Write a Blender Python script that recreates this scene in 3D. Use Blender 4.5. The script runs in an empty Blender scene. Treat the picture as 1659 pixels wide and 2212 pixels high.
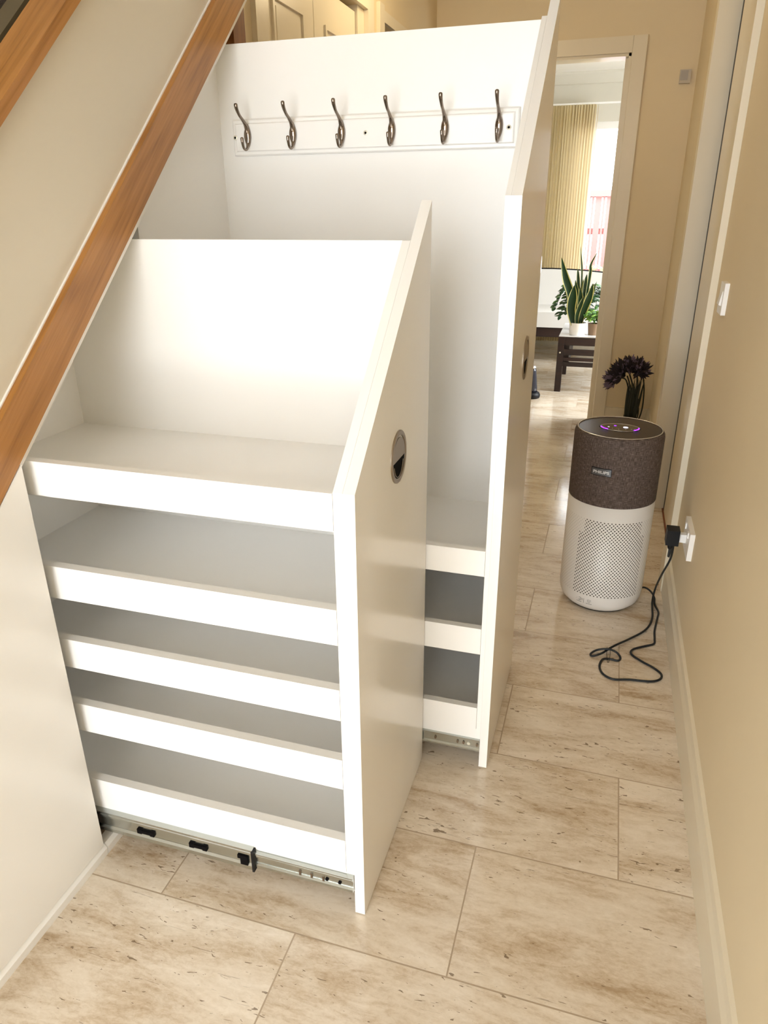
import bpy, bmesh, math, random
from mathutils import Vector, Matrix
random.seed(7)
PI = math.pi
S = bpy.context.scene
COL = S.collection

# ------------------------------------------------------------------ camera
F = 1536.825 / 2212.0
RX, RY, RZ = 0.40036055, 0.30013791, -0.00724076
A = Matrix(((1,0,0),(0,math.cos(RX),-math.sin(RX)),(0,math.sin(RX),math.cos(RX))))
B = Matrix(((math.cos(RY),0,math.sin(RY)),(0,1,0),(-math.sin(RY),0,math.cos(RY))))
D = Matrix(((math.cos(RZ),-math.sin(RZ),0),(math.sin(RZ),math.cos(RZ),0),(0,0,1)))
M = D @ A @ B @ Matrix(((1,0,0),(0,0,-1),(0,1,0)))
CAMZ = 1.30
cam = bpy.data.cameras.new('camera'); co = bpy.data.objects.new('camera', cam); COL.objects.link(co)
cam.sensor_fit = 'VERTICAL'; cam.sensor_height = 24.0; cam.lens = 24.0 * F
cam.clip_start = 0.02
Rm = Matrix((M[0], -M[1], -M[2])).transposed()
co.matrix_world = Matrix.Translation((0, 0, CAMZ)) @ Rm.to_4x4()
S.camera = co

def at(Y, px, py):
    """point seen at a pixel of the 1659x2212 frame, at the depth plane Y"""
    d = M.transposed() @ Vector(((px-829.5)/1536.825, (py-1106.0)/1536.825, 1.0))
    t = Y / d.y
    return Vector((d.x*t, Y, CAMZ + d.z*t))
def atz(Z, px, py):
    d = M.transposed() @ Vector(((px-829.5)/1536.825, (py-1106.0)/1536.825, 1.0))
    t = (Z-CAMZ) / d.z
    return Vector((d.x*t, d.y*t, Z))

# ------------------------------------------------------------------ materials
def mat(name, col, rough=0.5, metal=0.0, **kw):
    m = bpy.data.materials.new(name); m.use_nodes = True
    b = m.node_tree.nodes['Principled BSDF']
    b.inputs['Base Color'].default_value = (*col, 1)
    b.inputs['Roughness'].default_value = rough
    b.inputs['Metallic'].default_value = metal
    for k, v in kw.items(): b.inputs[k.replace('_', ' ')].default_value = v
    return m
def nd(m, t, **kw):
    n = m.node_tree.nodes.new(t)
    for k, v in kw.items():
        if k in n.inputs: n.inputs[k].default_value = v
        else: setattr(n, k, v)
    return n
def lk(m, a, b): m.node_tree.links.new(a, b)
def bsdf(m): return m.node_tree.nodes['Principled BSDF']
def ramp(m, pts):
    r = nd(m, 'ShaderNodeValToRGB'); e = r.color_ramp.elements
    e[0].position, e[0].color = pts[0][0], (*pts[0][1], 1)
    e[1].position, e[1].color = pts[-1][0], (*pts[-1][1], 1)
    for p, c in pts[1:-1]:
        q = e.new(p); q.color = (*c, 1)
    return r
def math_(m, op, a, b=None, c=None):
    n = nd(m, 'ShaderNodeMath', operation=op)
    for i, v in enumerate((a, b, c)):
        if v is None: continue
        if hasattr(v, 'is_linked'): lk(m, v, n.inputs[i])
        else: n.inputs[i].default_value = v
    return n.outputs[0]
def paint(name, col, rough=0.5, bump=0.02, scale=120, var=0.03):
    m = mat(name, col, rough)
    tc = nd(m, 'ShaderNodeTexCoord')
    n = nd(m, 'ShaderNodeTexNoise', Scale=scale, Detail=3.0)
    lk(m, tc.outputs['Object'], n.inputs['Vector'])
    bp = nd(m, 'ShaderNodeBump', Strength=bump, Distance=0.01)
    lk(m, n.outputs['Fac'], bp.inputs['Height']); lk(m, bp.outputs['Normal'], bsdf(m).inputs['Normal'])
    n2 = nd(m, 'ShaderNodeTexNoise', Scale=1.6, Detail=4.0)
    lk(m, tc.outputs['Object'], n2.inputs['Vector'])
    r = ramp(m, [(0.3, tuple(c*(1-var) for c in col)), (0.7, tuple(min(1, c*(1+var)) for c in col))])
    lk(m, n2.outputs['Fac'], r.inputs['Fac']); lk(m, r.outputs['Color'], bsdf(m).inputs['Base Color'])
    return m
def wood(name, c1, c2, c3, axis_rot=(0, 0, 0), rough=0.35, sc=1.0):
    m = mat(name, c1, rough)
    tc = nd(m, 'ShaderNodeTexCoord')
    mp = nd(m, 'ShaderNodeMapping'); mp.inputs['Rotation'].default_value = axis_rot
    lk(m, tc.outputs['Object'], mp.inputs['Vector'])
    mp2 = nd(m, 'ShaderNodeMapping'); mp2.inputs['Scale'].default_value = (18*sc, 1.6*sc, 18*sc)
    lk(m, mp.outputs[0], mp2.inputs['Vector'])
    n0 = nd(m, 'ShaderNodeTexNoise', Scale=0.7, Detail=2.0, Distortion=0.6)
    lk(m, mp2.outputs[0], n0.inputs['Vector'])
    k = math_(m, 'MULTIPLY', n0.outputs['Fac'], 30.0)
    s = math_(m, 'SINE', k)
    s2 = math_(m, 'MULTIPLY_ADD', s, 0.5, 0.5)
    mp3 = nd(m, 'ShaderNodeMapping'); mp3.inputs['Scale'].default_value = (220*sc, 7*sc, 220*sc)
    lk(m, mp.outputs[0], mp3.inputs['Vector'])
    nf = nd(m, 'ShaderNodeTexNoise', Scale=1.0, Detail=4.0)
    lk(m, mp3.outputs[0], nf.inputs['Vector'])
    f = math_(m, 'MULTIPLY_ADD', s2, 0.30, math_(m, 'MULTIPLY', nf.outputs['Fac'], 0.78))
    r = ramp(m, [(0.2, c3), (0.45, c1), (0.85, c2)])
    lk(m, f, r.inputs['Fac']); lk(m, r.outputs['Color'], bsdf(m).inputs['Base Color'])
    bp = nd(m, 'ShaderNodeBump', Strength=0.15, Distance=0.002)
    lk(m, nf.outputs['Fac'], bp.inputs['Height']); lk(m, bp.outputs['Normal'], bsdf(m).inputs['Normal'])
    return m

CREAM = (0.70, 0.595, 0.41)
m_wall = paint('cream wall paint', CREAM, 0.6)
m_wallwhite = paint('white emulsion', (0.66, 0.64, 0.57), 0.7)
m_ceil = paint('ceiling paint', (0.85, 0.83, 0.78), 0.8)
m_gloss = paint('cream gloss woodwork', (0.70, 0.63, 0.49), 0.3, 0.01, 40)
m_unit = paint('white painted board', (0.87, 0.86, 0.84), 0.32, 0.012, 60, 0.01)
m_unitfront = paint('white lacquered front', (0.85, 0.835, 0.81), 0.2, 0.006, 30, 0.01)
m_stairside = paint('stair side paint', (0.68, 0.625, 0.52), 0.5, 0.01, 60, 0.01)
m_rackw = paint('white rack paint', (0.87, 0.86, 0.84), 0.3, 0.01, 40, 0.01)
SL = math.atan(0.90)
m_oak = wood('oak', (0.36, 0.155, 0.032), (0.46, 0.21, 0.055), (0.25, 0.095, 0.018), (-SL, 0, 0))
m_oakv = wood('dark oak post', (0.22, 0.08, 0.02), (0.30, 0.12, 0.03), (0.12, 0.04, 0.01), (PI/2, 0, 0))
m_dark = wood('dark stained wood', (0.012, 0.003, 0.002), (0.024, 0.006, 0.003), (0.005, 0.0015, 0.001), (0, 0, PI/2), 0.55)
m_chrome = mat('polished nickel', (0.27, 0.22, 0.18), 0.12, 1.0)
m_satin = mat('satin nickel', (0.36, 0.31, 0.26), 0.38, 1.0)
m_zinc = mat('galvanised steel', (0.47, 0.485, 0.46), 0.24, 1.0)
m_black = mat('black plastic', (0.004, 0.004, 0.005), 0.5, Specular_IOR_Level=0.25)
m_void = mat('dark recess', (0.004, 0.003, 0.003), 0.9, Specular_IOR_Level=0.1)  # near-black in place of the shade inside hollows
m_cable = mat('black cable', (0.005, 0.008, 0.011), 0.5)
m_plw = mat('white plastic', (0.82, 0.81, 0.80), 0.3)
m_screw = mat('screw metal', (0.72, 0.69, 0.58), 0.35, 0.3)
m_pur = paint('purifier shell', (0.78, 0.76, 0.73), 0.42, 0.02, 300, 0.0)
m_glass = mat('window glass', (1, 1, 1), 0.0); bsdf(m_glass).inputs['Transmission Weight'].default_value = 1.0; bsdf(m_glass).inputs['IOR'].default_value = 1.01
m_vase = mat('vase glass', (0.95, 0.97, 0.95), 0.03); bsdf(m_vase).inputs['Transmission Weight'].default_value = 1.0
m_upvc = mat('white window frame', (0.85, 0.85, 0.84), 0.3)
m_sofa = paint('white sofa cover', (0.62, 0.61, 0.59), 0.7, 0.05, 60, 0.02)
m_soil = mat('soil', (0.03, 0.02, 0.012), 0.9)
m_pot = mat('white glazed pot', (0.82, 0.81, 0.80), 0.25)
m_potb = mat('brown clay pot', (0.22, 0.14, 0.08), 0.6)
m_green = mat('dark leaf', (0.012, 0.05, 0.012), 0.35)
m_green2 = mat('leaf green', (0.05, 0.14, 0.03), 0.4)
m_lime = mat('light green leaf', (0.18, 0.34, 0.06), 0.45)
m_margin = mat('leaf margin', (0.75, 0.70, 0.30), 0.45)
m_petal = mat('faded purple petal', (0.17, 0.13, 0.21), 0.7)
m_petald = mat('dark dried petal', (0.02, 0.013, 0.022), 0.8)
m_stem = mat('dark stem', (0.010, 0.014, 0.008), 0.6)
m_fence = paint('red fence stain', (0.60, 0.28, 0.27), 0.8)
m_stone = paint('grey paving', (0.30, 0.29, 0.26), 0.9)
m_carpet = paint('dark stair carpet', (0.035, 0.022, 0.012), 0.95, 0.4, 300)
m_olive = paint('olive brown stair trim', (0.12, 0.09, 0.045), 0.6)
m_red = mat('red plastic', (0.6, 0.02, 0.02), 0.3)
m_silver = mat('silver plastic', (0.75, 0.76, 0.78), 0.25, 0.8)
m_greytray = mat('grey tray top', (0.60, 0.59, 0.60), 0.2)
m_room_shade = mat('room shade colour', (0.16, 0.14, 0.09), 0.9)  # shade of the unlit side room put into the colour

# blind fabric: cream, translucent
m_blind = mat('cream blind fabric', (0.78, 0.72, 0.54), 0.8)
def _bl(m):
    nt = m.node_tree; out = nt.nodes['Material Output']
    tr = nd(m, 'ShaderNodeBsdfTranslucent'); tr.inputs['Color'].default_value = (0.88, 0.82, 0.60, 1)
    mx = nd(m, 'ShaderNodeMixShader'); mx.inputs[0].default_value = 0.74
    lk(m, bsdf(m).outputs[0], mx.inputs[1]); lk(m, tr.outputs[0], mx.inputs[2]); lk(m, mx.outputs[0], out.inputs['Surface'])
_bl(m_blind)
def _stripe(m):  # pleat shading put into the blind's colour as darker stripes
    tc = nd(m, 'ShaderNodeTexCoord'); sp = nd(m, 'ShaderNodeSeparateXYZ'); lk(m, tc.outputs['Object'], sp.inputs[0])
    w = math_(m, 'MULTIPLY_ADD', math_(m, 'SINE', math_(m, 'MULTIPLY', sp.outputs[0], 2*PI/0.0245)), 0.5, 0.5)
    r = ramp(m, [(0.0, (0.50, 0.41, 0.27)), (0.35, (0.78, 0.70, 0.52)), (1.0, (0.84, 0.77, 0.58))]); lk(m, w, r.inputs['Fac'])
    lk(m, r.outputs['Color'], bsdf(m).inputs['Base Color'])
    tr = [n for n in m.node_tree.nodes if n.type == 'BSDF_TRANSLUCENT'][0]
    r2 = ramp(m, [(0.0, (0.62, 0.52, 0.36)), (0.35, (0.90, 0.84, 0.66)), (1.0, (0.94, 0.89, 0.72))]); lk(m, w, r2.inputs['Fac']); lk(m, r2.outputs['Color'], tr.inputs['Color'])
_stripe(m_blind)

# travertine-look floor tiles
def floor_mat():
    m = mat('travertine tiles', (0.6, 0.5, 0.38), 0.3)
    tc = nd(m, 'ShaderNodeTexCoord')
    mp = nd(m, 'ShaderNodeMapping'); mp.inputs['Location'].default_value = (-0.1475, -0.8655, 0)
    lk(m, tc.outputs['Object'], mp.inputs['Vector'])
    br = nd(m, 'ShaderNodeTexBrick', offset=0.5, offset_frequency=2, squash=1.0, squash_frequency=2)
    br.inputs['Scale'].default_value = 1.0; br.inputs['Brick Width'].default_value = 0.603
    br.inputs['Row Height'].default_value = 0.3055; br.inputs['Mortar Size'].default_value = 0.0017
    br.inputs['Mortar Smooth'].default_value = 0.25; br.inputs['Bias'].default_value = 0.0
    br.inputs['Color1'].default_value = (0, 0, 0, 1); br.inputs['Color2'].default_value = (1, 1, 1, 1)
    br.inputs['Mortar'].default_value = (0.5, 0.5, 0.5, 1)
    lk(m, mp.outputs[0], br.inputs['Vector'])
    sep = nd(m, 'ShaderNodeSeparateXYZ'); lk(m, tc.outputs['Object'], sep.inputs[0])
    rnd = math_(m, 'MULTIPLY', br.outputs['Color'], 37.0)
    cmb = nd(m, 'ShaderNodeCombineXYZ')
    lk(m, sep.outputs[0], cmb.inputs[0]); lk(m, sep.outputs[1], cmb.inputs[1]); lk(m, rnd, cmb.inputs[2])
    # broad cloudy bands running with the long side of the tile
    def noise(sx, sy, detail, dist, rough=0.6):
        q = nd(m, 'ShaderNodeMapping'); q.inputs['Scale'].default_value = (sx, sy, 1)
        q.inputs['Rotation'].default_value = (0, 0, -0.02)
        lk(m, cmb.outputs[0], q.inputs['Vector'])
        n = nd(m, 'ShaderNodeTexNoise', Scale=1.0, Detail=detail, Distortion=dist, Roughness=rough)
        lk(m, q.outputs[0], n.inputs['Vector']); return n.outputs['Fac']
    b1 = noise(2.4, 9, 6, 0.6, 0.65); b2 = noise(12, 44, 6, 0.8, 0.7); b3 = noise(80, 130, 4, 0.6, 0.7)
    f = math_(m, 'ADD', math_(m, 'MULTIPLY', b1, 0.55), math_(m, 'ADD', math_(m, 'MULTIPLY', b2, 0.28), math_(m, 'MULTIPLY', b3, 0.17)))
    r = ramp(m, [(0.38, (0.41, 0.30, 0.19)), (0.45, (0.56, 0.455, 0.335)), (0.51, (0.67, 0.58, 0.465)), (0.60, (0.76, 0.68, 0.575))])
    lk(m, f, r.inputs['Fac'])
    # pits: short dark dashes, only inside some bands
    p1 = noise(42, 150, 2, 0.8, 0.5); gate = noise(2.6, 11, 3, 0.3)
    pit = math_(m, 'GREATER_THAN', math_(m, 'ADD', p1, math_(m, 'MULTIPLY', gate, 0.35)), 0.885)
    p2 = noise(14, 190, 3, 1.2, 0.5)
    pit2 = math_(m, 'GREATER_THAN', math_(m, 'ADD', p2, math_(m, 'MULTIPLY', gate, 0.3)), 0.865)
    pits = math_(m, 'MAXIMUM', pit, math_(m, 'MULTIPLY', pit2, 0.6))
    mx = nd(m, 'ShaderNodeMix', data_type='RGBA')
    lk(m, math_(m, 'MULTIPLY', pits, 0.75), mx.inputs[0]); lk(m, r.outputs['Color'], mx.inputs[6]); mx.inputs[7].default_value = (0.13, 0.075, 0.035, 1)
    mg = nd(m, 'ShaderNodeMix', data_type='RGBA')
    lk(m, br.outputs['Fac'], mg.inputs[0]); lk(m, mx.outputs[2], mg.inputs[6]); mg.inputs[7].default_value = (0.40, 0.31, 0.22, 1)
    lk(m, mg.outputs[2], bsdf(m).inputs['Base Color'])
    h = math_(m, 'SUBTRACT', math_(m, 'MULTIPLY', b2, 0.35), math_(m, 'ADD', math_(m, 'MULTIPLY', br.outputs['Fac'], 1.0), math_(m, 'MULTIPLY', pits, 0.5)))
    bp = nd(m, 'ShaderNodeBump', Strength=0.35, Distance=0.0015)
    lk(m, h, bp.inputs['Height']); lk(m, bp.outputs['Normal'], bsdf(m).inputs['Normal'])
    bsdf(m).inputs['Coat Weight'].default_value = 0.6; bsdf(m).inputs['Coat Roughness'].default_value = 0.10
    rr = math_(m, 'MULTIPLY_ADD', b2, 0.22, 0.09)
    lk(m, math_(m, 'MAXIMUM', rr, math_(m, 'MULTIPLY', br.outputs['Fac'], 0.7)), bsdf(m).inputs['Roughness'])
    return m
m_floor = floor_mat()

# woven fabric of the purifier
def fabric_mat():
    m = mat('brown woven fabric', (0.07, 0.05, 0.042), 0.8)
    tc = nd(m, 'ShaderNodeTexCoord'); sep = nd(m, 'ShaderNodeSeparateXYZ'); lk(m, tc.outputs['Object'], sep.inputs[0])
    ang = math_(m, 'MULTIPLY', math_(m, 'ARCTAN2', sep.outputs[0], math_(m, 'MULTIPLY', sep.outputs[1], -1.0)), 0.1425)
    def tn(su, sv, det=2):
        c = nd(m, 'ShaderNodeCombineXYZ')
        lk(m, math_(m, 'MULTIPLY', ang, su), c.inputs[0]); lk(m, math_(m, 'MULTIPLY', sep.outputs[2], sv), c.inputs[1])
        n = nd(m, 'ShaderNodeTexNoise', Scale=1.0, Detail=det); lk(m, c.outputs[0], n.inputs['Vector']); return n.outputs['Fac']
    f = math_(m, 'ADD', math_(m, 'MULTIPLY', tn(900, 60, 3), 0.5), math_(m, 'MULTIPLY', tn(60, 900, 3), 0.5))
    r = ramp(m, [(0.36, (0.022, 0.013, 0.010)), (0.5, (0.075, 0.052, 0.044)), (0.62, (0.20, 0.155, 0.135))])
    lk(m, f, r.inputs['Fac']); lk(m, r.outputs['Color'], bsdf(m).inputs['Base Color'])
    bp = nd(m, 'ShaderNodeBump', Strength=0.3, Distance=0.001); lk(m, f, bp.inputs['Height']); lk(m, bp.outputs['Normal'], bsdf(m).inputs['Normal'])
    return m
m_fabric = fabric_mat()

def perf_mat():
    """purifier lower shell: staggered round holes, open at the front, shallow dimples round the sides"""
    m = paint('perforated shell', (0.78, 0.76, 0.73), 0.42, 0.02, 300, 0.0)
    for l in list(bsdf(m).inputs['Base Color'].links): m.node_tree.links.remove(l)
    tc = nd(m, 'ShaderNodeTexCoord'); sep = nd(m, 'ShaderNodeSeparateXYZ'); lk(m, tc.outputs['Object'], sep.inputs[0])
    u = math_(m, 'MULTIPLY', math_(m, 'ARCTAN2', sep.outputs[0], math_(m, 'MULTIPLY', sep.outputs[1], -1.0)), 0.1425)
    z = sep.outputs[2]
    P, Q = 0.0118, 0.0128
    def dist(du, dz):
        a = math_(m, 'DIVIDE', math_(m, 'ADD', u, 1.0+du), P); b = math_(m, 'DIVIDE', math_(m, 'ADD', z, 1.0+dz), Q)
        fa = math_(m, 'MULTIPLY', math_(m, 'SUBTRACT', math_(m, 'FRACT', a), 0.5), P)
        fb = math_(m, 'MULTIPLY', math_(m, 'SUBTRACT', math_(m, 'FRACT', b), 0.5), Q)
        return math_(m, 'SQRT', math_(m, 'ADD', math_(m, 'MULTIPLY', fa, fa), math_(m, 'MULTIPLY', fb, fb)))
    d = math_(m, 'MINIMUM', dist(0, 0), dist(P/2, Q/2))
    hole = math_(m, 'LESS_THAN', d, 0.00235)
    zin = math_(m, 'MULTIPLY', math_(m, 'GREATER_THAN', z, 0.072), math_(m, 'LESS_THAN', z, 0.352))
    hole = math_(m, 'MULTIPLY', hole, zin)
    au = math_(m, 'ABSOLUTE', math_(m, 'ADD', u, -0.018))
    front = math_(m, 'LESS_THAN', math_(m, 'ADD', au, math_(m, 'MULTIPLY', math_(m, 'GREATER_THAN', z, 0.30), 0.02)), 0.118)
    dark = math_(m, 'MULTIPLY_ADD', front, 0.78, 0.20)
    mx = nd(m, 'ShaderNodeMix', data_type='RGBA')
    lk(m, math_(m, 'MULTIPLY', hole, dark), mx.inputs[0])
    mx.inputs[6].default_value = (0.78, 0.76, 0.73, 1); mx.inputs[7].default_value = (0.02, 0.015, 0.01, 1)
    lk(m, mx.outputs[2], bsdf(m).inputs['Base Color'])
    return m
m_perf = perf_mat()
m_badge = mat('grey badge', (0.10, 0.10, 0.105), 0.35, 0.4)
m_letter = mat('silver lettering', (0.62, 0.62, 0.62), 0.4, 0.2)
m_print = mat('dark grey print', (0.08, 0.08, 0.08), 0.6)
m_grille = mat('dark brown grille', (0.045, 0.03, 0.022), 0.3)
m_panelk = mat('glossy control panel', (0.02, 0.012, 0.008), 0.08)
def emis(name, c, s):
    m = mat(name, (0, 0, 0), 0.5); b = bsdf(m)
    b.inputs['Emission Color'].default_value = (*c, 1); b.inputs['Emission Strength'].default_value = s; return m
m_violet = emis('violet indicator', (0.16, 0.01, 1.0), 2.5)
m_icon = emis('white indicator', (0.8, 0.75, 1.0), 0.8)

# ------------------------------------------------------------------ mesh helpers
def root_loc(p):
    v = Vector((0, 0, 0))
    while p is not None: v = v + p.location; p = p.parent
    return v
def put(name, bm, m, parent=None, loc=None, smooth=False, bev=0.0, seg=2, mats=None):
    if bev > 0:
        bmesh.ops.bevel(bm, geom=[e for e in bm.edges if len(e.link_faces) == 2 and e.calc_face_angle(0) > 0.5], offset=bev, segments=seg, profile=0.7, affect='EDGES', clamp_overlap=True)
    bmesh.ops.recalc_face_normals(bm, faces=bm.faces[:])
    base = root_loc(parent) if parent is not None else (Vector(loc) if loc is not None else Vector((0, 0, 0)))
    bmesh.ops.translate(bm, vec=-base, verts=bm.verts[:])
    me = bpy.data.meshes.new(name); bm.to_mesh(me); bm.free()
    for mm in (mats or [m]): me.materials.append(mm)
    if smooth:
        for p in me.polygons: p.use_smooth = True
    o = bpy.data.objects.new(name, me); COL.objects.link(o)
    if parent is not None: o.parent = parent
    elif loc is not None: o.location = loc
    return o
def new(): return bmesh.new()
def box(bm, x0, x1, y0, y1, z0, z1):
    vs = [bm.verts.new(p) for p in ((x0,y0,z0),(x1,y0,z0),(x1,y1,z0),(x0,y1,z0),(x0,y0,z1),(x1,y0,z1),(x1,y1,z1),(x0,y1,z1))]
    for f in ((3,2,1,0),(4,5,6,7),(0,1,5,4),(1,2,6,5),(2,3,7,6),(3,0,4,7)): bm.faces.new([vs[i] for i in f])
    return bm
def bx(*a): return box(new(), *a)
def prism(bm, pts, x0, x1, axis='x'):
    def P(a, b, c): return {'x': (c, a, b), 'y': (a, c, b), 'z': (a, b, c)}[axis]
    lo = [bm.verts.new(P(a, b, x0)) for a, b in pts]; hi = [bm.verts.new(P(a, b, x1)) for a, b in pts]
    bm.faces.new(lo[::-1]); bm.faces.new(hi); n = len(pts)
    for i in range(n): bm.faces.new((lo[i], lo[(i+1) % n], hi[(i+1) % n], hi[i]))
    return bm
def lathe(bm, prof, cx, cy, n=64, cap=True):
    rings = []
    for r, z in prof:
        rings.append([bm.verts.new((cx+r*math.cos(2*PI*k/n), cy+r*math.sin(2*PI*k/n), z)) for k in range(n)])
    for a, b in zip(rings, rings[1:]):
        for k in range(n): bm.faces.new((a[k], a[(k+1) % n], b[(k+1) % n], b[k]))
    if cap:
        bm.faces.new(rings[0][::-1]); bm.faces.new(rings[-1])
    return bm
def catmull(pts, per=8):
    P = [Vector(p) for p in pts]; out = []
    for i in range(len(P)-1):
        p0, p1, p2, p3 = P[max(i-1, 0)], P[i], P[i+1], P[min(i+2, len(P)-1)]
        for k in range(per):
            t = k/per
            out.append(0.5*((2*p1)+(-p0+p2)*t+(2*p0-5*p1+4*p2-p3)*t*t+(-p0+3*p1-3*p2+p3)*t**3))
    out.append(P[-1]); return out
def tube(bm, pts, rad, n=12, flat=1.0, flatdir=None):
    """sweep; rad a number or a list per point"""
    P = [Vector(p) for p in pts]; rings = []
    up = Vector((0, 0, 1)); prev = None
    for i, p in enumerate(P):
        t = (P[min(i+1, len(P)-1)] - P[max(i-1, 0)]).normalized()
        if prev is None:
            a = t.cross(up if abs(t.z) < 0.9 else Vector((1, 0, 0))).normalized()
            if flatdir is not None: a = (Vector(flatdir) - t*t.dot(Vector(flatdir))).normalized()
        else:
            a = (prev - t*prev.dot(t)).normalized()
        prev = a; b = t.cross(a)
        r = rad[i] if isinstance(rad, (list, tuple)) else rad
        rings.append([bm.verts.new(p + a*(r*math.cos(2*PI*k/n)) + b*(r*flat*math.sin(2*PI*k/n))) for k in range(n)])
    for a, b in zip(rings, rings[1:]):
        for k in range(n): bm.faces.new((a[k], a[(k+1) % n], b[(k+1) % n], b[k]))
    bm.faces.new(rings[0][::-1]); bm.faces.new(rings[-1])
    return bm
def empty(name, loc, label, cat, group=None):
    o = bpy.data.objects.new(name, None); COL.objects.link(o); o.location = loc; o.empty_display_size = 0.1
    return tag(o, label, cat, group)
def tag(o, label, cat, group=None):
    o['label'] = label; o['category'] = cat
    if group: o['group'] = group
    return o
def struct(o): o['kind'] = 'structure'; return o
def text_mesh(txt, size, bold=True):
    cu = bpy.data.curves.new('t', 'FONT'); cu.body = txt; cu.size = size; cu.align_x = 'CENTER'; cu.align_y = 'CENTER'
    cu.extrude = size*0.02; cu.offset = size*0.025 if bold else 0
    ob = bpy.data.objects.new('t', cu); COL.objects.link(ob)
    bpy.context.view_layer.update()
    me = bpy.data.meshes.new_from_object(ob.evaluated_get(bpy.context.evaluated_depsgraph_get()))
    bm = new(); bm.from_mesh(me)
    bpy.data.objects.remove(ob); bpy.data.curves.remove(cu); bpy.data.meshes.remove(me)
    return bm

# ------------------------------------------------------------------ the shell
FWY = -1.5
XR = 0.312
XL = -0.93      # face of the stair side
YE = 4.75       # end wall
CH = 2.45
struct(put('floor', bx(-3.2, 1.6, -3.0, 8.3, -0.05, 0.0), m_floor))
bm = new(); box(bm, -3.2, 1.6, -3.0, 8.3, CH, CH+0.1)
struct(put('ceiling', bm, m_ceil))
# right wall with the doorway y 2.57..3.33
bm = new()
box(bm, XR, XR+0.14, FWY-0.1, 2.62, 0, CH); box(bm, XR, XR+0.14, 3.40, YE+0.12, 0, CH); box(bm, XR, XR+0.14, 2.62, 3.40, 2.06, CH)
struct(put('wall_right', bm, m_wall))
# end wall with doorway to the living room
DX0, DX1, DH = -0.82, -0.035, 2.085
bm = new()
box(bm, DX1, XR, YE, YE+0.12, 0, CH); box(bm, -1.25, DX0, YE, YE+0.12, 0, CH); box(bm, DX0, DX1, YE, YE+0.12, DH, CH)
struct(put('wall_end', bm, m_wall))
# left hall wall beyond the stairs, with the cupboard doors and a doorway
WX = -1.13
bm = new()
box(bm, WX-0.12, WX, 2.06, 2.40, 0, CH); box(bm, WX-0.12, WX, 2.40, 3.42, 2.085, CH); box(bm, WX-0.12, WX, 3.42, 3.66, 0, CH)
box(bm, WX-0.12, WX, 3.66, 4.46, 2.085, CH); box(bm, WX-0.12, WX, 4.46, YE, 0, CH)
struct(put('wall_left', bm, m_wall))
# outer walls of the hall and stairwell
struct(put('wall_outer', bx(-3.2, -3.1, FWY-0.1, YE+0.12, 0, CH), m_wall))

# front wall behind the viewer, with the glazed front door, opening sized for added lights
GX0, GX1, GZ0, GZ1 = -1.35, 0.22, 0.03, 2.36
bm = new()
box(bm, -3.2, -2.9, FWY-0.1, FWY, 0, CH); box(bm, -2.9, GX0, FWY-0.1, FWY, 0, CH); box(bm, GX1, XR+0.14, FWY-0.1, FWY, 0, CH); box(bm, GX0, GX1, FWY-0.1, FWY, GZ1, CH); box(bm, GX0, GX1, FWY-0.1, FWY, 0, GZ0)
struct(put('wall_front', bm, m_wall))
fd = bm = new()
for a in ((GX0, GX0+0.05), (GX1-0.05, GX1)): box(bm, a[0], a[1], FWY-0.08, FWY-0.03, GZ0, GZ1)
box(bm, GX0+0.05, GX1-0.05, FWY-0.08, FWY-0.03, GZ1-0.05, GZ1); box(bm, GX0+0.05, GX1-0.05, FWY-0.08, FWY-0.03, GZ0, GZ0+0.06)
struct(put('door_1', bm, m_upvc))

# baseboard right: moulded profile
prof = [(XR, 0), (XR-0.017, 0), (XR-0.017, 0.098), (XR-0.014, 0.105), (XR-0.011, 0.112), (XR-0.008, 0.126), (XR, 0.130)]
bm = new(); prism(bm, prof, FWY, 2.5, 'y')
struct(put('baseboard_right', bm, m_gloss))
bm = new(); prism(bm, prof, 3.42, YE, 'y')
struct(put('baseboard_far', bm, m_gloss))

# door in the right wall, leaf recessed
bm = new(); box(bm, XR-0.021, XR, 2.50, 2.62, 0, 2.14); box(bm, XR-0.021, XR, 2.62, 3.33, 2.07, 2.14)
struct(put('trim_1', bm, m_gloss, bev=0.003))
bm = new(); box(bm, 0.262, 0.42, 3.335, 3.42, 0, 2.14)
struct(put('trim_2', bm, m_gloss, bev=0.004))
bm = bx(0.342, 0.382, 2.625, 3.290, 0.006, 2.055)
door2 = struct(put('door_2', bm, m_gloss, bev=0.002))
struct(put('trim_gap_shade', bx(0.3425, 0.38, 3.292, 3.334, 0.0, 2.06), m_black))  # black strip added to draw the shaded gap beside the leaf
bm = new(); box(bm, XR, 0.355, 2.612, 2.624, 0, 2.07)
struct(put('trim_3', bm, m_gloss))
bm = bx(0.336, 0.39, 2.625, 3.335, 0.0, 0.004)
struct(put('trim_4', bm, mat('red brown threshold', (0.20, 0.06, 0.02), 0.4)))

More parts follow.
